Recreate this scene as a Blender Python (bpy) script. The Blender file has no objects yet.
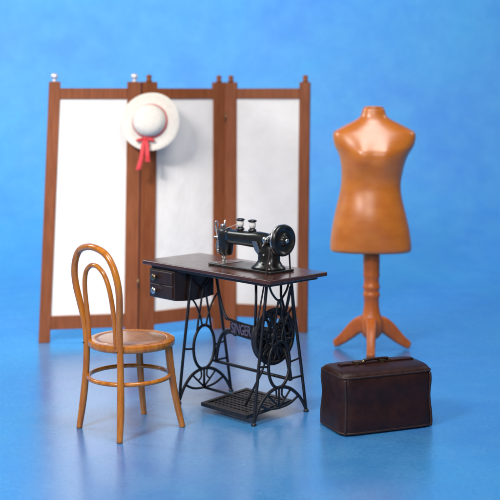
import bpy, bmesh, math, random
from mathutils import Vector, Matrix
random.seed(7)
R = math.radians
scn = bpy.context.scene

# ------------------------------------------------------------------ camera
CAMH = 1.65
cam_d = bpy.data.cameras.new('camera')
cam = bpy.data.objects.new('camera', cam_d)
scn.collection.objects.link(cam)
cam.location = (0, 0, CAMH)
cam.rotation_euler = (R(90), 0, 0)
cam_d.sensor_width = 36
cam_d.lens = 83.52
cam_d.shift_y = -0.314
cam_d.clip_end = 100
cam_d.dof.use_dof = True
cam_d.dof.focus_distance = 5.75
cam_d.dof.aperture_fstop = 1.5
scn.camera = cam
scn.render.resolution_x = 1024
scn.render.resolution_y = 1024

# ------------------------------------------------------------------ world, lamps, exposure
w = bpy.data.worlds.new("World"); scn.world = w; w.use_nodes = True
bg = w.node_tree.nodes['Background']
bg.inputs[0].default_value = (0.86, 0.90, 1.0, 1); bg.inputs[1].default_value = 0.12

def area(name, loc, target, size, power, col, sy=None):
    l = bpy.data.lights.new(name, 'AREA'); l.energy = power; l.color = col
    l.shape = 'RECTANGLE'; l.size = size; l.size_y = sy or size
    o = bpy.data.objects.new(name, l); scn.collection.objects.link(o)
    o.location = loc
    o.rotation_euler = (Vector(target) - Vector(loc)).to_track_quat('-Z', 'Y').to_euler()
    return o
area('key_softbox', (-2.9, 2.0, 4.2), (-0.3, 6.6, 0.9), 1.1, 225, (1.0, 0.93, 0.89))
area('front_softbox', (-0.2, -0.8, 3.3), (0.2, 7.0, 1.1), 2.4, 95, (1.0, 0.95, 0.92), 1.2)
area('overhead_softbox', (0.5, 4.6, 4.6), (0.5, 7.2, 1.0), 1.5, 105, (1.0, 0.96, 0.94))
area('backdrop_fill_left', (-6.0, 8.0, 4.6), (-3.6, 12.4, 1.6), 2.2, 330, (0.95, 1.0, 0.97))  # unseen fill added to brighten the left of the backdrop
area('backdrop_lamp_right', (6.0, 8.5, 5.0), (3.0, 12.4, 1.8), 2.0, 95, (0.95, 1.0, 0.97))
area('backdrop_top_fill', (-0.6, 10.7, 4.9), (-0.6, 12.6, 2.7), 5.5, 135, (1.0, 1.0, 0.95), .6)  # unseen fill added to make the upper wall brighter and hazier
sl = bpy.data.lights.new('screen_fill_spot', 'SPOT'); sl.energy = 800; sl.color = (1.0, 0.95, 0.90)  # spot added to whiten the left panel and strengthen its floor glare
sl.spot_size = R(24); sl.spot_blend = .8; sl.shadow_soft_size = .25
so = bpy.data.objects.new('screen_fill_spot', sl); scn.collection.objects.link(so)
so.location = (-1.9, 3.0, 3.4)
so.rotation_euler = (Vector((-1.15, 7.7, .75)) - so.location).to_track_quat('-Z', 'Y').to_euler()
scn.view_settings.view_transform = 'Standard'
scn.view_settings.look = 'None'
scn.view_settings.exposure = 0.12

# ------------------------------------------------------------------ materials
def mat(name, col, rough=0.5, metal=0.0, spec=0.5, coat=0.0, var=None, scale=20, stretch=(1, 1, 1),
        bump=0.0, bscale=None, sheen=0.0, wave=None, rvar=0.0, coat_rough=0.15):
    m = bpy.data.materials.new(name); m.use_nodes = True
    nt = m.node_tree; b = nt.nodes['Principled BSDF']
    b.inputs['Base Color'].default_value = (*col, 1)
    b.inputs['Roughness'].default_value = rough
    b.inputs['Metallic'].default_value = metal
    b.inputs['Specular IOR Level'].default_value = spec
    b.inputs['Coat Weight'].default_value = coat
    b.inputs['Coat Roughness'].default_value = coat_rough
    b.inputs['Sheen Weight'].default_value = sheen
    tc = nt.nodes.new('ShaderNodeTexCoord'); mp = nt.nodes.new('ShaderNodeMapping')
    mp.inputs['Scale'].default_value = stretch
    nt.links.new(tc.outputs['Object'], mp.inputs['Vector'])
    n = nt.nodes.new('ShaderNodeTexNoise'); n.inputs['Scale'].default_value = scale
    n.inputs['Detail'].default_value = 6; n.inputs['Roughness'].default_value = 0.6
    nt.links.new(mp.outputs[0], n.inputs['Vector'])
    if var is not None:
        r = nt.nodes.new('ShaderNodeValToRGB')
        r.color_ramp.elements[0].position = 0.3; r.color_ramp.elements[1].position = 0.7
        r.color_ramp.elements[0].color = (*col, 1); r.color_ramp.elements[1].color = (*var, 1)
        nt.links.new(n.outputs['Fac'], r.inputs[0]); nt.links.new(r.outputs[0], b.inputs['Base Color'])
    if rvar:
        mr = nt.nodes.new('ShaderNodeMapRange'); mr.inputs[1].default_value = 0.3; mr.inputs[2].default_value = 0.7
        mr.inputs[3].default_value = max(0.02, rough - rvar); mr.inputs[4].default_value = rough + rvar
        nt.links.new(n.outputs['Fac'], mr.inputs[0]); nt.links.new(mr.outputs[0], b.inputs['Roughness'])
    if bump:
        n2 = nt.nodes.new('ShaderNodeTexNoise'); n2.inputs['Scale'].default_value = bscale or scale * 3
        n2.inputs['Detail'].default_value = 4
        nt.links.new(mp.outputs[0], n2.inputs['Vector'])
        bp = nt.nodes.new('ShaderNodeBump'); bp.inputs['Strength'].default_value = bump
        bp.inputs['Distance'].default_value = 0.004
        nt.links.new(n2.outputs['Fac'], bp.inputs['Height']); nt.links.new(bp.outputs[0], b.inputs['Normal'])
    return m

M = {}
M['screen_wood'] = mat('reddish_brown_wood', (0.175, 0.047, 0.014), 0.55, spec=.3, var=(0.26, 0.080, 0.028), scale=9, stretch=(6, 6, .6), bump=.15)
M['cloth'] = mat('white_cloth', (0.74, 0.725, 0.70), 0.9, var=(0.80, 0.79, 0.765), scale=9, bump=.6, bscale=38)
M['pearl'] = mat('pale_metal_knob', (0.75, 0.72, 0.72), 0.25, 0.6, bump=.05)
M['straw'] = mat('bleached_straw', (0.63, 0.605, 0.54), 0.85, var=(0.72, 0.70, 0.65), scale=60, bump=.5, bscale=140)
M['red'] = mat('red_ribbon', (0.50, 0.012, 0.02), 0.6, var=(0.62, 0.04, 0.05), scale=30, sheen=.3, bump=.2)
M['bentwood'] = mat('honey_bentwood', (0.40, 0.105, 0.006), 0.28, coat=.6, var=(0.62, 0.225, 0.018), scale=14, stretch=(3, 3, .5), bump=.08, rvar=.08)
M['cane'] = mat('seat_wood', (0.34, 0.15, 0.07), 0.36, coat=.6, var=(0.46, 0.23, 0.12), scale=14, stretch=(1, 5, 1), bump=.1, rvar=.08)
M['form'] = mat('orange_varnish', (0.46, 0.115, 0.006), 0.40, coat=1.0, coat_rough=.30, var=(0.56, 0.165, 0.010), scale=7, stretch=(1, 1, 2), bump=.12, bscale=30, rvar=.05)
M['stand'] = mat('orange_brown_turned_wood', (0.40, 0.080, 0.006), 0.42, coat=.4, coat_rough=.3, var=(0.52, 0.130, 0.012), scale=12, stretch=(3, 3, .8), bump=.1)
M['tabletop'] = mat('dark_mahogany', (0.040, 0.014, 0.011), 0.26, coat=.6, var=(0.085, 0.030, 0.022), scale=14, stretch=(6, .7, 6), bump=.06, rvar=.07)
M['drawer'] = mat('black_brown_wood', (0.018, 0.008, 0.006), 0.38, var=(0.04, 0.017, 0.012), scale=14, stretch=(5, 5, 1), bump=.08, coat=.3)
M['iron'] = mat('black_cast_iron', (0.006, 0.006, 0.009), 0.42, var=(0.014, 0.014, 0.02), scale=60, bump=.25, rvar=.1)
M['enamel'] = mat('black_enamel', (0.007, 0.007, 0.007), 0.30, coat=.25, var=(0.012, 0.012, 0.012), scale=15, rvar=.05)
M['chrome'] = mat('worn_nickel', (0.70, 0.68, 0.66), 0.25, 1.0, var=(0.55, 0.52, 0.50), scale=60, rvar=.1, bump=.1)
M['thread'] = mat('white_thread', (0.72, 0.70, 0.66), 0.8, bump=.3, bscale=300)
M['leather'] = mat('dark_brown_leather', (0.016, 0.0045, 0.0035), 0.45, var=(0.034, 0.009, 0.006), scale=16, bump=.5, bscale=90, rvar=.08, spec=.35)
M['leather_trim'] = mat('worn_leather_edge', (0.018, 0.006, 0.005), 0.5, var=(0.035, 0.012, 0.009), scale=50, bump=.4)
M['brass'] = mat('dull_brass', (0.32, 0.25, 0.15), 0.35, 1.0, var=(0.16, 0.12, 0.08), scale=80, bump=.1)
M['belt'] = mat('belt_leather', (0.03, 0.02, 0.02), 0.6, bump=.1)
M['letter'] = mat('pale_painted_letters', (0.07, 0.07, 0.13), 0.6, var=(0.17,0.16,0.26), scale=90, bump=.3)

# blue paper backdrop: mottled paper with a satin face
m = bpy.data.materials.new('blue_backdrop_paper'); m.use_nodes = True; nt = m.node_tree; b = nt.nodes['Principled BSDF']
tc = nt.nodes.new('ShaderNodeTexCoord')
def noise(sc, det, ro, dist=0):
    n = nt.nodes.new('ShaderNodeTexNoise'); n.inputs['Scale'].default_value = sc; n.inputs['Detail'].default_value = det
    n.inputs['Roughness'].default_value = ro; n.inputs['Distortion'].default_value = dist
    nt.links.new(tc.outputs['Object'], n.inputs['Vector']); return n
n1 = noise(0.55, 4, .55, .6); n2 = noise(48, 3, .8); n3 = noise(5, 5, .6)
def mix(fac, a, b_, mode='MIX'):
    x = nt.nodes.new('ShaderNodeMix'); x.data_type = 'RGBA'; x.blend_type = mode
    for i, v in ((0, fac), (6, a), (7, b_)):
        if hasattr(v, 'links'): nt.links.new(v, x.inputs[i])
        else: x.inputs[i].default_value = v
    return x.outputs[2]
def rng(s, a, b2, c, d):
    x = nt.nodes.new('ShaderNodeMapRange'); nt.links.new(s, x.inputs[0])
    for i, v in enumerate((a, b2, c, d)): x.inputs[i + 1].default_value = v
    return x.outputs[0]
c = mix(rng(n1.outputs[0], .28, .72, 0, 1), (0.048, 0.215, 0.64, 1), (0.058, 0.345, 0.66, 1))
c = mix(rng(n3.outputs[0], .38, .66, 0, .36), c, (0.11, 0.385, 0.68, 1))
c = mix(rng(n2.outputs[0], .35, .7, 0, .6), c, (0.03, 0.16, 0.46, 1))
nt.links.new(c, b.inputs['Base Color'])
sx = nt.nodes.new('ShaderNodeSeparateXYZ'); nt.links.new(tc.outputs['Object'], sx.inputs[0])
nt.links.new(rng(sx.outputs[1], 8.6, 10.4, .30, .52), b.inputs['Roughness'])
nt.links.new(rng(sx.outputs[1], 8.4, 10.0, 1.0, 0.0), b.inputs['Coat Weight'])      # only the floor end of the paper is varnished
b.inputs['Specular IOR Level'].default_value = 0.4; b.inputs['Coat IOR'].default_value = 1.58
nt.links.new(rng(n3.outputs[0], .3, .7, .20, .32), b.inputs['Coat Roughness'])
bp = nt.nodes.new('ShaderNodeBump'); bp.inputs['Strength'].default_value = .15; bp.inputs['Distance'].default_value = .003
nt.links.new(n2.outputs[0], bp.inputs['Height']); nt.links.new(bp.outputs[0], b.inputs['Normal'])
M['backdrop'] = m

# ------------------------------------------------------------------ object helpers
def link(name, me, material, parent=None, smooth=True, bevel=0, sub=0, seg=2):
    o = bpy.data.objects.new(name, me); scn.collection.objects.link(o)
    if material: me.materials.append(material)
    if parent: o.parent = parent
    if smooth:
        me.polygons.foreach_set('use_smooth', [True] * len(me.polygons))
    if bevel:
        md = o.modifiers.new('bevel', 'BEVEL'); md.width = bevel; md.segments = seg; md.limit_method = 'ANGLE'; md.angle_limit = R(40)
        md.harden_normals = True
    if sub:
        md = o.modifiers.new('sub', 'SUBSURF'); md.levels = sub; md.render_levels = sub
    return o
class MB:
    def __init__(s): s.v = []; s.f = []
    def add(s, vs, fs):
        k = len(s.v); s.v += [tuple(v) for v in vs]; s.f += [tuple(i + k for i in f) for f in fs]
    def box(s, x0, x1, y0, y1, z0, z1):
        s.hexa([(x0, y0, z0), (x1, y0, z0), (x1, y1, z0), (x0, y1, z0), (x0, y0, z1), (x1, y0, z1), (x1, y1, z1), (x0, y1, z1)])
    def hexa(s, c):
        s.add(c, [(3, 2, 1, 0), (4, 5, 6, 7), (0, 1, 5, 4), (1, 2, 6, 5), (2, 3, 7, 6), (3, 0, 4, 7)])
    def loft(s, rings, closed=False, caps=True):
        n = len(rings[0]); vs = [p for r in rings for p in r]; fs = []
        m_ = len(rings)
        for i in range(m_ if closed else m_ - 1):
            a = i * n; b_ = ((i + 1) % m_) * n
            for j in range(n):
                k = (j + 1) % n
                fs.append((a + j, a + k, b_ + k, b_ + j))
        if caps and not closed:
            fs.append(tuple(range(n))[::-1]); fs.append(tuple((m_ - 1) * n + j for j in range(n)))
        s.add(vs, fs)
    def tube(s, pts, r, closed=False, n=10, flat=None, up=None):
        pts = [Vector(p) for p in pts]; m_ = len(pts)
        rs = r if isinstance(r, (list, tuple)) else [r] * m_
        T = []
        for i in range(m_):
            a = pts[(i - 1) % m_] if (closed or i > 0) else pts[i]
            b_ = pts[(i + 1) % m_] if (closed or i < m_ - 1) else pts[i]
            T.append((b_ - a).normalized())
        nrm = Vector(up) if up else (Vector((0, 0, 1)) if abs(T[0].z) < .9 else Vector((1, 0, 0)))
        rings = []
        for i in range(m_):
            if up: nrm = Vector(up)
            nrm = (nrm - T[i] * nrm.dot(T[i])).normalized()
            bn = T[i].cross(nrm)
            q = flat or 1
            rings.append([pts[i] + nrm * (math.cos(2 * math.pi * j / n) * rs[i] * q) + bn * (math.sin(2 * math.pi * j / n) * rs[i]) for j in range(n)])
        s.loft(rings, closed)
    def lathe(s, prof, o=(0, 0, 0), ax=(0, 0, 1), n=32):
        ax = Vector(ax).normalized(); o = Vector(o)
        u = ax.orthogonal().normalized(); v = ax.cross(u)
        rings = [[o + ax * h + (u * math.cos(2 * math.pi * j / n) + v * math.sin(2 * math.pi * j / n)) * max(r, 1e-4) for j in range(n)] for r, h in prof]
        s.loft(rings)
    def mesh(s, name):
        me = bpy.data.meshes.new(name); me.from_pydata(s.v, [], s.f)
        bm = bmesh.new(); bm.from_mesh(me); bmesh.ops.recalc_face_normals(bm, faces=bm.faces); bm.to_mesh(me); bm.free()
        return me
    def build(s, name, material, parent=None, **k): return link(name, s.mesh(name), material, parent, **k)

def root(name, label, cat, loc, rz=0, group=None):
    o = bpy.data.objects.new(name, None); scn.collection.objects.link(o)
    o.location = loc; o.rotation_euler = (0, 0, rz); o['label'] = label; o['category'] = cat
    o.empty_display_size = .05
    if group: o['group'] = group
    return o
def dup(o, parent=None):
    c_ = o.copy(); scn.collection.objects.link(c_)
    if parent: c_.parent = parent
    for ch in o.children: dup(ch, c_)
    return c_
def cr(pts, k=8, closed=False):
    """Catmull-Rom through points"""
    P = [Vector(p) for p in pts]; n = len(P); out = []
    for i in range(n if closed else n - 1):
        g = (lambda j: P[j % n]) if closed else (lambda j: P[min(max(j, 0), n - 1)])
        p0, p1, p2, p3 = g(i - 1), g(i), g(i + 1), g(i + 2)
        for q in range(k):
            t = q / k
            out.append(.5 * ((2 * p1) + (p2 - p0) * t + (2 * p0 - 5 * p1 + 4 * p2 - p3) * t * t + (3 * p1 - p0 - 3 * p2 + p3) * t ** 3))
    if not closed: out.append(P[-1])
    return out
def sring(cx, cy, z, a, b_, n=40, e=2.0):
    out = []
    for j in range(n):
        t = 2 * math.pi * j / n; c_, s_ = math.cos(t), math.sin(t)
        out.append((cx + a * math.copysign(abs(c_) ** (2 / e), c_), cy + b_ * math.copysign(abs(s_) ** (2 / e), s_), z))
    return out
def smooth_by_angle(o, deg=35):
    me = o.data; bm = bmesh.new(); bm.from_mesh(me)
    for e in bm.edges:
        if len(e.link_faces) == 2 and e.calc_face_angle(0) > R(deg): e.smooth = False
    bm.to_mesh(me); bm.free()

# ------------------------------------------------------------------ setting: one sweep of blue paper
mb = MB(); prof = [(-3.0, 0), (2, 0), (6, 0), (10.0, 0)]
for i in range(1, 17):
    a = R(90) * i / 16; prof.append((10.0 + 2.6 * math.sin(a), 2.6 * (1 - math.cos(a))))
prof += [(12.6, 5.0), (12.6, 8.0)]
xs = [-11 + 22 * i / 24 for i in range(25)]
vs = [(x, y, z) for (y, z) in prof for x in xs]; n = len(xs)
fs = [(i * n + j, i * n + j + 1, (i + 1) * n + j + 1, (i + 1) * n + j) for i in range(len(prof) - 1) for j in range(n - 1)]
mb.add(vs, fs); bd = mb.build('backdrop', M['backdrop']); bd['kind'] = 'structure'

# ------------------------------------------------------------------ folding screen
SC = Vector((-.5, 7.85, 0))
scr = root('folding_screen', 'tall three-panel folding screen of white cloth in reddish brown wood frames', 'folding screen', SC)
HT = 1.76
joints = [((-1.402, 7.66), (-1.330, 7.66)), ((-.752, 7.78), (-.728, 7.78)), ((-.178, 8.15), (-.176, 8.15)), ((.400, 7.99), (.420, 7.99))]
def panel(k):
    A0, A1 = joints[k]; B0, B1 = joints[k + 1]
    A0, A1, B0, B1 = [Vector((*p, 0)) - Vector((SC.x, SC.y, 0)) for p in (A0, A1, B0, B1)]
    d = (B0 - A0); L = d.length; d.normalize(); nr = Vector((d.y, -d.x, 0))   # towards the camera
    def pt(s_, z, t):
        a = A0.lerp(A1, z / HT); b_ = B0.lerp(B1, z / HT)
        e = (b_ - a); Le = e.length; e = e / Le
        q = a + e * (s_ if s_ >= 0 else Le + s_) + nr * t; q.z = z; return q
    def pr(m_, s0, s1, z0, z1, t0, t1):
        m_.hexa([pt(s0, z0, t0), pt(s1, z0, t0), pt(s1, z0, t1), pt(s0, z0, t1), pt(s0, z1, t0), pt(s1, z1, t0), pt(s1, z1, t1), pt(s0, z1, t1)])
    WL, WR = [(.080, .094), (.116, .100), (.088, .078)][k]; g = .004; g2 = -.004
    fr = MB()
    pr(fr, g, WL, 0, 1.725, -.017, .017)
    fo = fr.build('panel_frame', M['screen_wood'], scr, smooth=False, bevel=.004)
    s2 = MB(); pr(s2, -WR, g2, 0, 1.725, -.017, .017)
    s2.build('stile', M['screen_wood'], fo, smooth=False, bevel=.004)
    r = MB(); pr(r, WL + .0005, -WR - .0005, 1.61, 1.682, -.013, .013); r.build('top_rail', M['screen_wood'], fo, smooth=False, bevel=.003)
    r = MB(); pr(r, WL + .0005, -WR - .0005, .085, .175, -.013, .013); r.build('bottom_rail', M['screen_wood'], fo, smooth=False, bevel=.003)
    # cloth, gently wavy
    cl = MB(); nu, nv = 24, 60; vs = []
    for side in (1, -1):
        for j in range(nv + 1):
            for i in range(nu + 1):
                u = i / nu; v = j / nv; z = .17 + v * 1.446
                e = math.sin(math.pi * u) * math.sin(math.pi * v)
                wv = e * (.0012 * math.sin(u * 15 + k * 2 + 2 * math.sin(v * 5)) + .0025 * math.sin(v * 13 + k + 3 * u))
                a = pt(WL - .004, z, 0); b_ = pt(-WR + .004, z, 0)
                q = a.lerp(b_, u) + nr * (wv + side * .0015); vs.append(q)
    st = (nu + 1) * (nv + 1); fs = []
    for sd in (0, 1):
        for j in range(nv):
            for i in range(nu):
                a = sd * st + j * (nu + 1) + i
                fs.append((a, a + 1, a + nu + 2, a + nu + 1))
    cl.add(vs, fs); cl.build('cloth_panel', M['cloth'], fo)
    # finials
    for s_, mt in ((WL / 2, 0), (-WR / 2, 1)):
        q = pt(s_, 1.725, 0); f = MB()
        pale = (k == 0)
        f.lathe([(.0, 0), (.018, 0), (.012, .008), (.012, .014), (.021, .024), (.024, .036), (.019, .049), (.008, .056), (0, .057)] if pale else
                [(0, 0), (.020, 0), (.020, .012), (.014, .020), (.020, .032), (.014, .046), (0, .050)], q, n=20)
        f.build('finial', M['pearl'] if pale else M['screen_wood'], fo)
    # hinges
    if k < 2:
        for z in (.35, 1.45):
            h = MB(); q = pt(-.006, z, .021 if k else .021)
            h.tube([q, q + Vector((0, 0, .06))], .005); h.build('hinge', M['brass'], fo)
    return pt
for k in range(3): panel(k)

# ------------------------------------------------------------------ sun hat hung on the screen
hat = root('straw_hat', 'white straw hat with red ribbon hung on the folding screen', 'hat', (-.660, 7.675, 1.462))
hn = Vector((-.10, -.95, .20)).normalized()
hat.scale = (1.03, 1.03, 1.03)
hat.rotation_euler = hn.to_track_quat('Z', 'Y').to_euler()
mb = MB(); rings = []
prof = [(.190, .000), (.1905, .003), (.188, .005), (.165, .001), (.140, -.001), (.122, .001), (.112, .008), (.108, .025), (.104, .05), (.096, .072), (.080, .088), (.055, .097), (.028, .100), (.004, .1005)]
inner = [(.004, .095), (.05, .092), (.09, .07), (.104, .02), (.112, .000), (.13, -.006), (.165, -.004), (.187, .000)]
for r, h in inner + prof:
    ring = []
    for j in range(64):
        t = 2 * math.pi * j / 64
        wv = (.012 * math.sin(2 * t + .6) + .006 * math.sin(3 * t)) * max(0, (r - .12) / .07)
        ring.append((r * math.cos(t), r * math.sin(t) * (1.0 if r > .13 else .97), h + wv))
    rings.append(ring)
mb.loft(rings[:], closed=False, caps=True)
nt_ = M['straw'].node_tree; pb = nt_.nodes['Principled BSDF']; t_ = nt_.nodes.new('ShaderNodeTexCoord')
wv_ = nt_.nodes.new('ShaderNodeTexWave'); wv_.wave_type = 'RINGS'; wv_.rings_direction = 'Z'; wv_.inputs['Scale'].default_value = 32; wv_.inputs['Distortion'].default_value = .6
nt_.links.new(t_.outputs['Object'], wv_.inputs['Vector']); b2_ = nt_.nodes.new('ShaderNodeBump'); b2_.inputs['Strength'].default_value = .7; b2_.inputs['Distance'].default_value = .003
nt_.links.new(wv_.outputs['Fac'], b2_.inputs['Height']); nt_.links.new(pb.inputs['Normal'].links[0].from_socket, b2_.inputs['Normal']); nt_.links.new(b2_.outputs[0], pb.inputs['Normal'])
hb = mb.build('hat_body', M['straw'], hat)
mb = MB()
mb.loft([[(r * math.cos(2 * math.pi * j / 48), r * .98 * math.sin(2 * math.pi * j / 48), h) for j in range(48)] for r, h in ((.1125, .007), (.1165, .009), (.1130, .020), (.1110, .026), (.108, .027))], caps=False)
rb = mb.build('ribbon', M['red'], hat)
# bow and tails in hat-local space: find world -Z / +X directions
qi = hat.rotation_euler.to_matrix().inverted()
dn = qi @ Vector((0, 0, -1)); dn.z = 0; dn.normalize(); rt = qi @ Vector((1, 0, 0)); rt.z = 0; rt.normalize(); up = Vector((0, 0, 1))
def ribbon_strip(pts, wd, wdir):
    m_ = MB(); P = cr(pts, 8); rings = []
    for i, p in enumerate(P):
        ww = wd(i / (len(P) - 1))
        rings.append([p - wdir * ww, p + wdir * ww, p + wdir * ww + up * .003, p - wdir * ww + up * .003])
    m_.loft(rings); return m_
B0 = dn * .118 + up * .020 - rt * .02
m_ = MB()
for sg in (-1, 1):
    lp = cr([B0, B0 + rt * sg * .03 + up * .022 + dn * .006, B0 + rt * sg * .055 + up * .012 + dn * .014, B0 + rt * sg * .034 + up * .004 + dn * .012], 6, closed=True)
    m_.tube(lp, .010, closed=True, n=8, flat=.35)
m_.lathe([(0, -.012), (.011, -.006), (.013, .003), (.009, .010), (0, .013)], B0 + up * .012, up, n=12)
m_.build('bow', M['red'], hat)
for sg, ln in ((-1, .20), (1, .15)):
    pts = [B0 + up * .012, B0 + dn * .035 + rt * sg * .012 + up * .020, B0 + dn * (ln * .6) + rt * sg * .018 + up * .026, B0 + dn * ln + rt * (sg * .030 - .01) + up * .010]
    ribbon_strip(pts, lambda t: .010 + .006 * t, rt).build('ribbon_tail', M['red'], hat)

# ------------------------------------------------------------------ bentwood chair
S = Vector((-.585, 5.72, 0)); rz = R(42 - 90)        # local +y = the way it faces, +x = its right... built in local space
ch = root('bentwood_chair', 'honey brown bentwood chair with round seat and double hoop back', 'chair', S, rz)
SZ = .445
# seat ring + panel
mb = MB(); mb.lathe([(.150, SZ - .036), (.205, SZ - .036), (.213, SZ - .030), (.215, SZ - .015), (.213, SZ - .004), (.205, SZ), (.178, SZ), (.172, SZ - .004), (.165, SZ - .012), (.150, SZ - .014)], n=64)
seat = mb.build('seat', M['bentwood'], ch); smooth_by_angle(seat, 50)
mb = MB(); mb.lathe([(0, SZ - .012), (.171, SZ - .012), (.1725, SZ - .0035), (.16, SZ + .001), (.10, SZ + .004), (.0, SZ + .005)], n=64)
mb.build('seat_panel', M['cane'], seat)
# outer hoop with the rear legs in one bent rod
def hp(wd, bk, z): return (wd, bk, z)
outer_half = [(.170, -.192, .0), (.158, -.178, .13), (.147, -.170, .26), (.142, -.168, .36), (.140, -.170, .445), (.147, -.177, .53), (.166, -.190, .62), (.181, -.203, .70), (.178, -.215, .775), (.150, -.224, .845), (.096, -.231, .893), (.0, -.235, .912)]
pts = outer_half + [(-a, b_, c_) for a, b_, c_ in outer_half[-2::-1]]
pp = cr(pts, 7); rr = [.0165 if p.z > .3 else .0165 + .0025 * math.sin(math.pi * min(1, p.z / .3)) - .002 * (1 - p.z / .3) for p in pp]
mb = MB(); mb.tube(pp, rr, n=14, up=(0, 1, .05))
mb.build('outer_back_hoop', M['bentwood'], ch)
inner_half = [(.112, -.172, .437), (.112, -.176, .50), (.112, -.184, .58), (.110, -.196, .66), (.100, -.207, .73), (.075, -.215, .785), (.035, -.219, .815), (.0, -.220, .822)]
pts = inner_half + [(-a, b_, c_) for a, b_, c_ in inner_half[-2::-1]]
mb = MB(); mb.tube(cr(pts, 7), .0115, n=12, up=(0, 1, .05)); mb.build('inner_back_hoop', M['bentwood'], ch)
for sx in (-1, 1):
    pts = [(sx * .122, .135, SZ - .03), (sx * .126, .142, .33), (sx * .134, .155, .22), (sx * .146, .175, .10), (sx * .158, .196, .0)]
    p2 = cr(pts, 8); mb = MB(); mb.tube(p2, [.019 - .004 * (1 - min(1, p.z / .3)) for p in p2], n=14); mb.build('leg', M['bentwood'], ch)
mb = MB(); mb.tube([(.199 * math.cos(2 * math.pi * i / 64), -.013 + .199 * math.sin(2 * math.pi * i / 64), .262) for i in range(64)], .011, closed=True, n=12)
mb.build('stretcher_ring', M['bentwood'], ch)
for sx, sy in ((-.14, -.150), (.14, -.150)):   # small brass screws at the hoop
    mb = MB(); mb.lathe([(0, 0), (.005, 0), (.004, .003), (0, .004)], (sx, sy - .038, SZ - .02), (0, -1, 0), n=10); mb.build('screw', M['brass'], ch)

# ------------------------------------------------------------------ treadle sewing table
TH = R(44)
av = Vector((-math.sin(TH), math.cos(TH), 0)); bv = Vector((math.cos(TH), math.sin(TH), 0))
Bc = Vector((.097, 5.617, 0))
AC, BCn = .49, .2075
def L(a, b_, z): return (b_ - BCn, a - AC, z)
tb = root('treadle_sewing_table', 'black cast iron treadle sewing table with dark wooden top and drawers', 'sewing table', Bc + av * AC + bv * BCn, TH)
mb = MB(); x0, y0, _ = L(0, 0, 0); x1, y1, _ = L(.985, .415, 0)
mb.box(x0, x1, y0, y1, .718, .740); mb.build('tabletop', M['tabletop'], tb, smooth=False, bevel=.005, seg=3)
mb = MB(); mb.box(x0 + .03, x1 - .03, y0 + .04, y1 - .04, .700, .7175); mb.build('apron', M['drawer'], tb, smooth=False, bevel=.003)
# drawer case with an arched bottom
a0, a1, b0, b1 = .735, .945, .018, .30
mb = MB(); rings = []
for i in range(13):
    t = i / 12; b_ = b0 + (b1 - b0) * t; zb = .545 - .012 * math.sin(math.pi * t)
    rings.append([L(a0, b_, zb), L(a1, b_, zb), L(a1, b_, .6995), L(a0, b_, .6995)])
mb.loft(rings); dc = mb.build('drawer_case', M['drawer'], tb, smooth=False, bevel=.003)
for z0, z1 in ((.553, .620), (.626, .692)):
    mb = MB(); q0 = L(a0 + .012, b0 - .007, 0); q1 = L(a1 - .012, b0 - .0005, 0)
    mb.box(q0[0], q1[0], q0[1], q1[1], z0, z1); dr = mb.build('drawer', M['drawer'], dc, smooth=False, bevel=.003)
    mb = MB(); mb.lathe([(0, 0), (.007, 0), (.007, .010), (.016, .014), (.019, .019), (.016, .025), (.008, .028), (0, .0285)], L(.880, b0 - .007, (z0 + z1) / 2), (-1, 0, 0), n=24)
    kn = mb.build('drawer_knob', M['chrome' if z0 < .6 else 'brass'], dc)
# end frames of cast iron
def ends(a):
    def p(b_, z): return L(a, b_, z)
    m_ = MB(); T = (0, 1, 0)
    def bar(pts, r=.0075, closed=False, k=8): m_.tube(cr([p(*q) for q in pts], k, closed), r, closed, n=8, up=T, flat=.9)
    bar([(.128, .700), (.105, .53), (.070, .28), (.036, .008)], .0085)
    bar([(.302, .700), (.325, .53), (.370, .28), (.414, .008)], .0085)
    bar([(.085, .694), (.34, .694)], .009)
    bar([(.215 + .076 * math.cos(t), .275 + .118 * math.sin(t)) for t in [2 * math.pi * i / 20 for i in range(20)]], .0085, True, 3)
    bar([(.160, .350), (.185, .48), (.215, .60), (.245, .48), (.270, .350)], .006)
    bar([(.140, .695), (.165, .64), (.215, .600), (.265, .64), (.290, .695)], .006)
    bar([(.112, .56), (.150, .52), (.185, .45), (.200, .393)], .0055)
    bar([(.318, .56), (.280, .52), (.245, .45), (.230, .393)], .0055)
    bar([(.066, .285), (.139, .275)], .0055, k=2); bar([(.368, .285), (.291, .275)], .0055, k=2)
    bar([(.040, .020), (.075, .085), (.135, .140), (.215, .160), (.295, .140), (.365, .085), (.410, .020)], .009)
    bar([(.085, .090), (.140, .064), (.215, .056), (.290, .064), (.350, .090)], .0065)
    bar([(.215, .160), (.215, .056)], .007, k=2)
    bar([(.130, .138), (.170, .100), (.215, .060)], .0055); bar([(.300, .138), (.260, .100), (.215, .060)], .0055)
    bar([(.190, .166), (.195, .12), (.172, .098)], .005); bar([(.240, .166), (.235, .12), (.258, .098)], .005)
    bar([(.262, .190), (.378, .190)], .006, k=2)
    for b_ in (.036, .414):   # feet pads
        m_.lathe([(0, 0), (.014, 0), (.014, .006), (.009, .014), (0, .016)], p(b_, 0), n=12)
    return m_
ends(.150).build('end_frame', M['iron'], tb); ends(.720).build('end_frame', M['iron'], tb)
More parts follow.
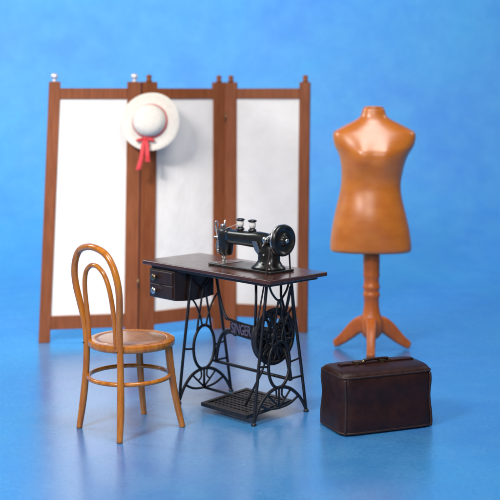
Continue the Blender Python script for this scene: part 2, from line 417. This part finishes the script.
# cross brace with name plate
mb = MB(); bb = .300
def q(a, z, b_=bb): return L(a, b_, z)
def arm(pts, r): mb.tube(cr([q(*p_) for p_ in pts], 8), r, n=8, up=(1, 0, 0))
arm([(.720, .66), (.690, .55), (.655, .46), (.620, .425)], .008)
arm([(.150, .66), (.180, .55), (.215, .46), (.250, .425)], .008)
arm([(.720, .18), (.700, .27), (.665, .34), (.615, .365), (.56, .352)], .010)
arm([(.150, .18), (.170, .27), (.205, .34), (.255, .365), (.31, .352)], .010)
arm([(.640, .430), (.435, .414), (.230, .430)], .008)
arm([(.640, .345), (.60, .358), (.435, .350), (.27, .358), (.230, .345)], .008)
c0, c1 = q(.25, .355, bb - .003), q(.600, .415, bb + .003)
mb.box(c0[0], c1[0], c0[1], c1[1], .352, .416)
br = mb.build('name_brace', M['iron'], tb)
tx = bpy.data.curves.new('txt', 'FONT'); tx.body = 'SINGER'; tx.size = .078; tx.extrude = .0025; tx.offset = .001; tx.align_x = 'CENTER'; tx.align_y = 'CENTER'; tx.space_character = 1.0
to = bpy.data.objects.new('tmp', tx); scn.collection.objects.link(to)
bpy.context.view_layer.update()
tm = bpy.data.meshes.new_from_object(to.evaluated_get(bpy.context.evaluated_depsgraph_get()))
bpy.data.objects.remove(to)
# text x -> -a direction (reads left to right from the sitter's side), text y -> z, facing -b
tw = max(v.co.x for v in tm.vertices) - min(v.co.x for v in tm.vertices)
for v in tm.vertices:
    x, y, z = v.co; v.co = Vector(q(.512 - x * .150 / tw, .384 + y, bb - .006 - z))
link('lettering', tm, M['letter'], br, smooth=False)
# stretcher rod
mb = MB(); mb.tube([q(.15, .185), q(.72, .185)], .009, n=10)
mb.build('stretcher_rod', M['iron'], tb)
# drive wheel
wa, wb, wz, wr = .190, .221, .411, .134
mb = MB(); W0 = Vector(L(wa, wb, wz))
def wp(r, t, o=0): return W0 + Vector((math.cos(t) * r, o, math.sin(t) * r))
mb.tube([wp(wr, 2 * math.pi * i / 48) for i in range(48)], .0125, closed=True, n=10)
mb.tube([wp(wr - .019, 2 * math.pi * i / 48, .006) for i in range(48)], .009, closed=True, n=8)
mb.tube([wp(.062, 2 * math.pi * i / 32) for i in range(32)], .008, closed=True, n=8)
for k in range(6):
    t = 2 * math.pi * k / 6 + .3
    mb.tube(cr([wp(.02, t), wp(.06, t + .22), wp(.10, t + .30), wp(.124, t + .12), wp(.124, t - .12), wp(.10, t - .30), wp(.06, t - .22)], 4, True), .0078, closed=True, n=8)
    mb.tube(cr([wp(.06, t + .52), wp(.09, t + .46), wp(.126, t + .52)], 4), .011, n=8)
mb.lathe([(0, -.025), (.016, -.025), (.018, -.02), (.030, -.008), (.030, .008), (.016, .02), (0, .02)], W0, (0, 1, 0), n=20)
mb.build('drive_wheel', M['iron'], tb)
mb = MB()     # skirt guard: pierced iron shield behind the wheel
def gp(r, t): return wp(r * .90, t, .022)
mb.tube([gp(.148, R(150) + R(240) * i / 30) for i in range(31)], .008, n=8)
mb.tube([gp(.148, R(150) + R(240) * i / 30) + Vector((0, -.012, 0)) for i in range(31)], .007, n=8)
for k in range(11):
    t = R(160) + R(220) * k / 10; mb.tube(cr([gp(.146, t), gp(.10, t + .13), gp(.05, t - .05)], 5), .0075, n=8)
mb.tube([gp(.098, R(150) + R(240) * i / 30) for i in range(31)], .0065, n=8)
mb.tube([gp(.148, R(150)), Vector(L(wa + .04, .13, .60)), Vector(L(wa + .04, .13, .698))], .007, n=8)
mb.tube([gp(.148, R(30)), Vector(L(wa + .04, .31, .60)), Vector(L(wa + .04, .31, .698))], .007, n=8)
for ra, rb2 in ((.050, .088), (.098, .130)):
    for k in range(60):
        t0, t1 = R(150) + R(240) * k / 60, R(150) + R(240) * (k + 1) / 60
        if (k % 12) in (3, 4) and ra < .1 or (k % 15) in (7, 8) and ra > .1: continue
        mb.hexa([wp(ra, t0, .022), wp(rb2, t0, .022), wp(rb2, t1, .022), wp(ra, t1, .022), wp(ra, t0, .026), wp(rb2, t0, .026), wp(rb2, t1, .026), wp(ra, t1, .026)])
mb.build('skirt_guard', M['iron'], tb)
# pitman rod, crank
mb = MB(); mb.tube([Vector(L(.225, .235, .37)), Vector(L(.26, .20, .22)), Vector(L(.28, .10, .06))], .006, n=8)
mb.tube([Vector(L(.185, .221, .411)), Vector(L(.225, .221, .411)), Vector(L(.225, .235, .37))], .007, n=8)
mb.tube([Vector(L(.15, .221, .411)), Vector(L(.205, .221, .411))], .010, n=8)
mb.build('pitman_rod', M['iron'], tb)
# treadle plate, pierced
mb = MB(); ta0, ta1, tb0, tb1 = .185, .525, .02, .345
def tp(a, b_, dz): return Vector(L(a, b_, .048 + dz + (b_ - .18) * .06))
def slab(aA, aB, bA, bB, h):
    mb.hexa([tp(aA, bA, -h), tp(aB, bA, -h), tp(aB, bB, -h), tp(aA, bB, -h), tp(aA, bA, h), tp(aB, bA, h), tp(aB, bB, h), tp(aA, bB, h)])
slab(ta0, ta1, tb0, tb0 + .022, .009); slab(ta0, ta1, tb1 - .022, tb1, .009)
slab(ta0, ta0 + .022, tb0 + .0225, tb1 - .0225, .009); slab(ta1 - .022, ta1, tb0 + .0225, tb1 - .0225, .009)
for i in range(1, 11): a = ta0 + .011 + (ta1 - ta0 - .022) * i / 11; slab(a - .007, a + .007, tb0 + .023, tb1 - .023, .004)
for i in range(1, 11): b_ = tb0 + .011 + (tb1 - tb0 - .022) * i / 11; slab(ta0 + .023, ta1 - .023, b_ - .007, b_ + .007, .0055)
mb.build('treadle_plate', M['iron'], tb, smooth=False)
mb = MB(); mb.tube([L(.15, .215, .056), L(.72, .215, .056)], .0075, n=10)
for a in (.19, .52): mb.tube([L(a, .215, .056), L(a, .10, .040)], .007, n=8)
mb.build('treadle_shaft', M['iron'], tb)
# belt from the drive wheel up over the hand wheel
HWa, HWb, HWz, HWr = .125, .220, .905, .079
mb = MB(); pts = []
for i in range(13): t = R(0) + R(180) * i / 12; pts.append(L(HWa + .022, HWb + .060 * math.cos(t), HWz + .060 * math.sin(t)))
for i in range(13): t = R(180) + R(180) * i / 12; pts.append(L(wa, wb + (wr + .009) * math.cos(t), wz + (wr + .009) * math.sin(t)))
mb.tube(pts, .0045, closed=True, n=6); mb.build('drive_belt', M['belt'], tb)

# ------------------------------------------------------------------ sewing machine head
MAc, MBc, MZ = .35, .22, .7403
sm = root('sewing_machine', 'black sewing machine with large handwheel and two thread spools on the treadle table', 'sewing machine', Bc + av * MAc + bv * MBc + Vector((0, 0, MZ)), TH)
def Q(a, b_, z): return Vector((b_ - MBc, a - MAc, z))
mb = MB(); q0, q1 = Q(.13, .135, 0), Q(.60, .305, .012); mb.box(q0[0], q1[0], q0[1], q1[1], 0, .012)
bed = mb.build('bed', M['enamel'], sm, smooth=False, bevel=.004)
mb = MB(); q0, q1 = Q(.50, .15, 0), Q(.595, .29, 0); mb.box(q0[0], q1[0], q0[1], q1[1], .0124, .0145); mb.build('slide_plate', M['chrome'], bed, smooth=False, bevel=.0006)
# body: pillar sweeping into the arm and head
def sec(c_, u, v, hu, hv, n=28, e=2.7):
    out = []
    for j in range(n):
        t = 2 * math.pi * j / n; cc, ss = math.cos(t), math.sin(t)
        out.append(c_ + u * (hu * math.copysign(abs(cc) ** (2 / e), cc)) + v * (hv * math.copysign(abs(ss) ** (2 / e), ss)))
    return out
X = Vector((1, 0, 0)); Y = Vector((0, 1, 0)); Z = Vector((0, 0, 1))
def ring(a, z, ang, hu, hv):     # ang: direction of travel in the (a,z) plane, 90=up, 0=towards the needle
    d = Vector((0, math.cos(R(ang)), math.sin(R(ang)))); v = X.cross(d)
    return sec(Q(a, MBc, z), X, v, hu, hv)
rings = [ring(.232, .0125, 90, .068, .092), ring(.232, .020, 90, .067, .090), ring(.230, .032, 90, .056, .074), ring(.228, .052, 90, .045, .060), ring(.228, .080, 90, .043, .060),
         ring(.232, .105, 84, .042, .059), ring(.243, .128, 60, .036, .056), ring(.268, .146, 25, .034, .050), ring(.305, .152, 2, .034, .043), ring(.36, .151, 0, .034, .040),
         ring(.43, .151, 0, .033, .038), ring(.50, .150, 0, .034, .039), ring(.525, .150, 0, .034, .040)]
mb = MB(); mb.loft(rings)
# rear boss for the wheel shaft
mb.lathe([(0, 0), (.036, 0), (.040, .02), (.036, .05), (.026, .062), (0, .062)], Q(.205, MBc, HWz - MZ - .002), (0, -1, 0), n=24)
body = mb.build('arm', M['enamel'], sm)
mb = MB()  # head block
for_r = [(.050, .024, .030), (.060, .029, .037), (.100, .032, .042), (.150, .035, .044), (.180, .034, .043), (.192, .024, .033), (.195, .012, .020)]
mb.loft([sec(Q(.552, MBc, z), X, Y, hu, hv) for z, hu, hv in for_r]); mb.build('head', M['enamel'], sm)
mb = MB(); mb.loft([[Q(.5945 + o, MBc, 0) + X * (wx * .024) + Z * (.118 + wz_ * .060) for wx, wz_ in [(math.cos(t) * (1 if abs(math.cos(t)) < .8 else .95), math.sin(t)) for t in [2 * math.pi * i / 24 for i in range(24)]]] for o in (0, .004)])
mb.build('face_plate', M['chrome'], sm)
mb = MB()
mb.tube([Q(.560, MBc, .060), Q(.560, MBc, .022)], .0055); mb.tube([Q(.560, MBc, .022), Q(.560, MBc, .0135)], .0016, n=8)
mb.build('needle_bar', M['chrome'], sm)
mb = MB(); mb.tube([Q(.560, MBc, .235), Q(.560, MBc, .185)], .0045); mb.build('bar_top', M['chrome'], sm)
mb = MB(); mb.tube([Q(.578, MBc, .060), Q(.578, MBc, .025)], .005)
mb.tube(cr([Q(.578, MBc, .028), Q(.572, MBc, .018), Q(.556, MBc - .012, .0165)], 5), .0045, flat=.6); mb.tube(cr([Q(.578, MBc, .028), Q(.572, MBc, .018), Q(.556, MBc + .012, .0165)], 5), .0045, flat=.6)
mb.build('presser_foot', M['chrome'], sm); mb = MB()
mb.lathe([(0, 0), (.010, 0), (.011, .006), (.010, .014), (.006, .016), (0, .017)], Q(.578, MBc, .196), n=16)
mb.build('pressure_knob', M['chrome'], sm)
mb = MB()  # thread take-up, tension discs
mb.lathe([(0, 0), (.012, .001), (.017, .004), (.009, .008), (.017, .012), (.012, .015), (.006, .018), (.009, .026), (0, .028)], Q(.592, MBc - .012, .140), (-.45, 1, 0), n=20); mb.build('tension_disc', M['chrome'], sm); mb = MB()
mb.lathe([(0, 0), (.011, .001), (.013, .005), (.007, .010), (0, .012)], Q(.594, MBc - .008, .070), (-.45, 1, 0), n=16)
mb.build('tension_disc', M['chrome'], sm)
mb = MB(); mb.tube(cr([Q(.597, MBc - .016, .15), Q(.604, MBc - .028, .185), Q(.604, MBc - .026, .225), Q(.598, MBc - .016, .215), Q(.600, MBc - .018, .17)], 6), .0035, n=8)
mb.tube(cr([Q(.600, MBc - .012, .130), Q(.606, MBc - .018, .09), Q(.600, MBc - .012, .05)], 6), .0045, n=8)
mb.build('take_up_lever', M['chrome'], sm)
# spools of thread
for i, a in enumerate((.440, .350)):
    zt = .180
    mb = MB(); mb.lathe([(0, 0), (.016, 0), (.016, .010), (.009, .016), (.009, .03), (0, .03)], Q(a, MBc, zt), n=20)
    sp = mb.build('spool_pin', M['enamel'], sm)
    mb = MB(); mb.lathe([(0, .0285), (.013, .0285), (.0165, .031), (.018, .044), (.0165, .058), (.013, .060), (0, .060)], Q(a, MBc, zt), n=24)
    mb.build('thread', M['thread'], sp)
    mb = MB(); mb.lathe([(0, .012), (.021, .012), (.022, .016), (.020, .022), (.012, .028), (0, .028)], Q(a, MBc, zt), n=24); mb.build('spool_end', M['enamel'], sp); mb = MB()
    mb.lathe([(0, .0605), (.020, .0605), (.023, .064), (.022, .070), (.010, .073), (0, .073)], Q(a, MBc, zt), n=24); mb.build('spool_end', M['enamel'], sp)
mb = MB()  # thread from the front spool through the take-up to the needle
mb.tube([Q(.440, MBc - .017, .226), Q(.520, MBc - .024, .196), Q(.592, MBc - .030, .152), Q(.604, MBc - .027, .215), Q(.600, MBc - .012, .120), Q(.561, MBc - .002, .026)], .0009, n=6)
mb.build('thread_line', M['thread'], sm)
# hand wheel
mb = MB(); HC = Q(HWa, HWb, HWz - MZ)
# axis points to the +y local = towards needle; face the camera = -y
mb.lathe([(0, .012), (.020, .012), (.024, .004), (.045, .002), (.062, .006), (.066, .014), (.072, .016), (.079, .010), (.0815, .0), (.0785, -.010), (.071, -.014), (.065, -.011), (.060, -.003), (.046, .000), (.030, -.004), (.024, -.016), (.014, -.022), (0, -.023)], HC, (0, 1, 0), n=56)
hw = mb.build('handwheel', M['enamel'], sm)
mb = MB(); mb.tube([HC + Vector((math.cos(2 * math.pi * i / 56) * .0735, .0165, math.sin(2 * math.pi * i / 56) * .0735)) for i in range(56)], .0058, closed=True, n=8)
mb.build('wheel_rim', M['chrome'], hw)
mb = MB(); mb.lathe([(0, -.0235), (.011, -.0235), (.012, -.028), (.007, -.032), (0, -.033)], HC, (0, 1, 0), n=20); mb.build('stop_screw', M['chrome'], hw)
# bobbin winder and plates
mb = MB(); mb.lathe([(0, 0), (.016, 0), (.018, .003), (.010, .007), (.010, .016), (.017, .020), (.014, .024), (0, .025)], Q(.190, MBc - .050, .165), (-1, .1, .1), n=24)
mb.tube(cr([Q(.170, MBc - .045, .185), Q(.19, MBc - .052, .17), Q(.215, MBc - .042, .145), Q(.235, MBc - .036, .13)], 6), .008, n=10)
mb.build('bobbin_winder', M['chrome'], sm)
mb = MB(); cpt = [(.272, .150), (.305, .150), (.285, .105), (.262, .085), (.250, .100)]
mb.loft([[Q(a, MBc - .046 - o, z) for a, z in cpt] for o in (-.004, .0015)]); mb.build('badge_plate', M['chrome'], sm, smooth=False)
for a, z in ((.218, .085), (.222, .045)):
    mb = MB(); mb.lathe([(0, 0), (.0065, 0), (.0055, .006), (0, .008)], Q(a, MBc - .045 - (.009 if z < .06 else 0), z), (-1, 0, 0), n=14); mb.build('screw', M['chrome'], sm)

# ------------------------------------------------------------------ dress form
FC = Vector((.770, 7.36, 0))
df = root('dress_form', 'glossy orange-brown headless dress form on a turned wooden tripod stand', 'dress form', FC, R(-4))
K = 7.36 / 1160
def zz(y): return CAMH - (y - 93) * K
rows = [  # y px, left px, right px, front depth, back depth, exponent
 (252.5, 336, 406, .11, .11, 2.3), (251, 330.5, 411, .150, .135, 2.4), (248, 330, 411.5, .158, .140, 2.4), (240, 330.3, 411, .160, .142, 2.3), (228, 331.8, 409.3, .163, .145, 2.2), (212, 335, 405.5, .155, .135, 2.1), (200, 338, 402.3, .142, .118, 2.1),
 (190, 340.3, 400.6, .132, .106, 2.1), (181, 341.4, 400.8, .132, .106, 2.1), (171, 341.5, 402.8, .146, .110, 2.2), (161, 340.6, 405.2, .163, .116, 2.2), (152, 338.2, 409.2, .164, .120, 2.3),
 (147, 334.6, 413.4, .150, .120, 2.5), (140, 333.2, 415.3, .134, .115, 2.7), (134.5, 332.8, 415.6, .118, .108, 2.8), (131.5, 333.5, 414.6, .108, .103, 2.8), (128.5, 338.5, 409.2, .098, .097, 2.5), (125, 345.0, 402.5, .088, .088, 2.2), (121.5, 352.0, 395.5, .076, .078, 2.1), (118, 359.0, 388.0, .068, .070, 2.0),
 (114, 361.3, 385.6, .062, .066, 2.2), (110, 362.2, 384.8, .060, .064, 2.2), (108, 362.8, 384.3, .058, .061, 2.2), (107.3, 367, 380, .03, .035, 2.0)]
rings = []; N = 56
for y, l, r, fd, bk, e in rows:
    z = zz(y); cx = ((l + r) / 2 - 250) * K - FC.x; hw_ = (r - l) / 2 * K; out = []
    for j in range(N):
        t = 2 * math.pi * j / N; c_, s_ = math.cos(t), math.sin(t)
        xx = hw_ * math.copysign(abs(c_) ** (2 / e), c_); d = fd if s_ < 0 else bk
        yy = d * math.copysign(abs(s_) ** (2 / e), s_)
        if s_ < 0:      # two gentle breasts and a belly
            for sx in (-1, 1):
                yy -= .022 * math.exp(-((xx - sx * .075) / .055) ** 2 - ((z - 1.255) / .070) ** 2)
            yy -= .012 * math.exp(-(xx / .12) ** 2 - ((z - .86) / .10) ** 2)
        out.append((cx + xx, yy, z))
    rings.append(out)
mb = MB(); mb.loft(rings); torso = mb.build('torso', M['form'], df, sub=2)
# neck cap
mb = MB(); cx = (373.5 - 250) * K - FC.x
mb.lathe([(0, 0), (.062, 0), (.065, .004), (.058, .012), (.030, .016), (0, .017)], (cx, .002, zz(108.5)), n=32); mb.build('neck_cap', M['form'], df)
# turned post
px = (371.5 - 250) * K - FC.x
def Zp(y): return CAMH - (y - 93) * K
pr = [(Zp(250) + .02, .053), (Zp(255), .053), (Zp(262), .053), (Zp(272), .051), (Zp(274), .053), (Zp(276), .053), (Zp(278), .048), (Zp(284), .049), (Zp(285.5), .054), (Zp(288), .054), (Zp(289.5), .048), (Zp(292), .049), (Zp(293.5), .054),
      (Zp(296), .054), (Zp(297.5), .048), (Zp(305), .048), (Zp(312), .054), (Zp(316), .062), (Zp(320), .072), (Zp(327), .070), (Zp(334), .062), (Zp(338), .04), (Zp(339), 0)]
mb = MB(); mb.lathe([(r, z) for z, r in [(pr[0][0], 0)] + pr][::-1], (px, 0, 0), n=36)
post = mb.build('post', M['stand'], df); smooth_by_angle(post, 60)
def foot(ang):
    d = Vector((math.cos(ang), math.sin(ang), 0)); sd = Vector((-d.y, d.x, 0)); o = Vector((px, 0, 0))
    path = cr([(.045, .165), (.10, .160), (.150, .115), (.200, .060), (.245, .028), (.285, .018)], 6)if False else None
    P = [(.030, .185, .044, .060), (.075, .180, .037, .054), (.120, .150, .032, .048), (.160, .112, .029, .042), (.200, .076, .027, .035), (.240, .046, .027, .029), (.266, .030, .028, .026), (.276, .028, .024, .022)]
    rings = []
    for i, (r, z, hwid, hh) in enumerate(P):
        a = P[max(i - 1, 0)]; b_ = P[min(i + 1, len(P) - 1)]
        tg = (d * (b_[0] - a[0]) + Z * (b_[1] - a[1])).normalized(); up_ = sd.cross(tg) * -1
        if up_.z < 0: up_ = -up_
        rings.append(sec(o + d * r + Z * max(z, hh * .95), sd, up_, hwid, hh, n=20, e=4))
    m_ = MB(); m_.loft(rings); m_.build('foot', M['stand'], df, sub=1)
base = R(-97) - R(-4)
for k in range(3): foot(base + k * R(120))

# ------------------------------------------------------------------ travelling bag
bt = R(22); BG = Vector((.447, 5.55, 0))
d1 = Vector((math.cos(bt), math.sin(bt), 0)); d2 = Vector((-math.sin(bt), math.cos(bt), 0))
BL, BW = .505, .290
bgc = BG + d1 * BL / 2 + d2 * BW / 2
bag = root('travel_bag', 'dark brown leather travelling bag on the floor before the dress form', 'bag', bgc, bt)
rowsb = [(.0005, .500, .280), (.006, .512, .290), (.030, .516, .294), (.075, .512, .290), (.120, .504, .282), (.155, .500, .278), (.190, .504, .280), (.230, .512, .284), (.268, .510, .278), (.288, .500, .260), (.299, .484, .226), (.305, .460, .170), (.308, .420, .110), (.310, .37, .06)]
rings = []
for z, lx, wy in rowsb:
    e = 7; N = 64; out = []
    for j in range(N):
        t = 2 * math.pi * (j + .5) / N; c_, s_ = math.cos(t), math.sin(t)
        x = lx / 2 * math.copysign(abs(c_) ** (2 / e), c_); y = wy / 2 * math.copysign(abs(s_) ** (2 / e), s_)
        f = .004 * math.sin(x * 31 + z * 22) * (1 if 0.02 < z < .26 else 0)
        out.append((x, y + math.copysign(f, y), z))
    rings.append(out)
mb = MB(); mb.loft(rings); mb.build('bag_body', M['leather'], bag, sub=1)
# bound corners, mouth frame, base welt
mb = MB()
for sx in (-1, 1):
    for sy in (-1, 1):
        mb.tube(cr([(sx * lx / 2 * .917, sy * wy / 2 * .917, z) for z, lx, wy in rowsb[1:9]], 4), .0070, n=8)
        mb.build('corner_binding', M['leather_trim'], bag); mb = MB()
mb = MB(); mb.tube(cr([(x, y, .012) for x, y, z in sring(0, 0, 0, .253, .1435, 40, 8)], 2, True), .006, closed=True, n=8)
mb.build('base_welt', M['leather_trim'], bag)
mb = MB(); mb.tube(cr([(x, y, .276) for x, y, z in sring(0, 0, 0, .2515, .1360, 40, 8)], 2, True), .005, closed=True, n=8)
mb.build('shoulder_seam', M['leather_trim'], bag)
mb = MB(); mb.box(-.205, .205, -.016, .016, .304, .318)
mf = mb.build('mouth_frame', M['leather'], bag, smooth=False, bevel=.003)
mb = MB(); mb.tube(cr([(-.070, 0, .318), (-.064, -.004, .325), (-.040, -.010, .329), (0, -.012, .330), (.040, -.010, .329), (.064, -.004, .325), (.070, 0, .318)], 6), [.007] * 37, n=10)
mb.build('handle', M['leather'], bag)
for x in (-.070, .070):
    mb = MB(); mb.lathe([(0, 0), (.012, 0), (.012, .004), (.006, .009), (0, .010)], (x, 0, .318), n=16); mb.build('handle_mount', M['brass'], bag)
for x in (-.115, .025):
    mb = MB(); mb.box(x - .014, x + .014, -.022, .010, .3185, .326); mb.box(x - .009, x + .009, -.024, -.0165, .300, .3185); mb.build('clasp', M['brass'], bag, smooth=False, bevel=.002)
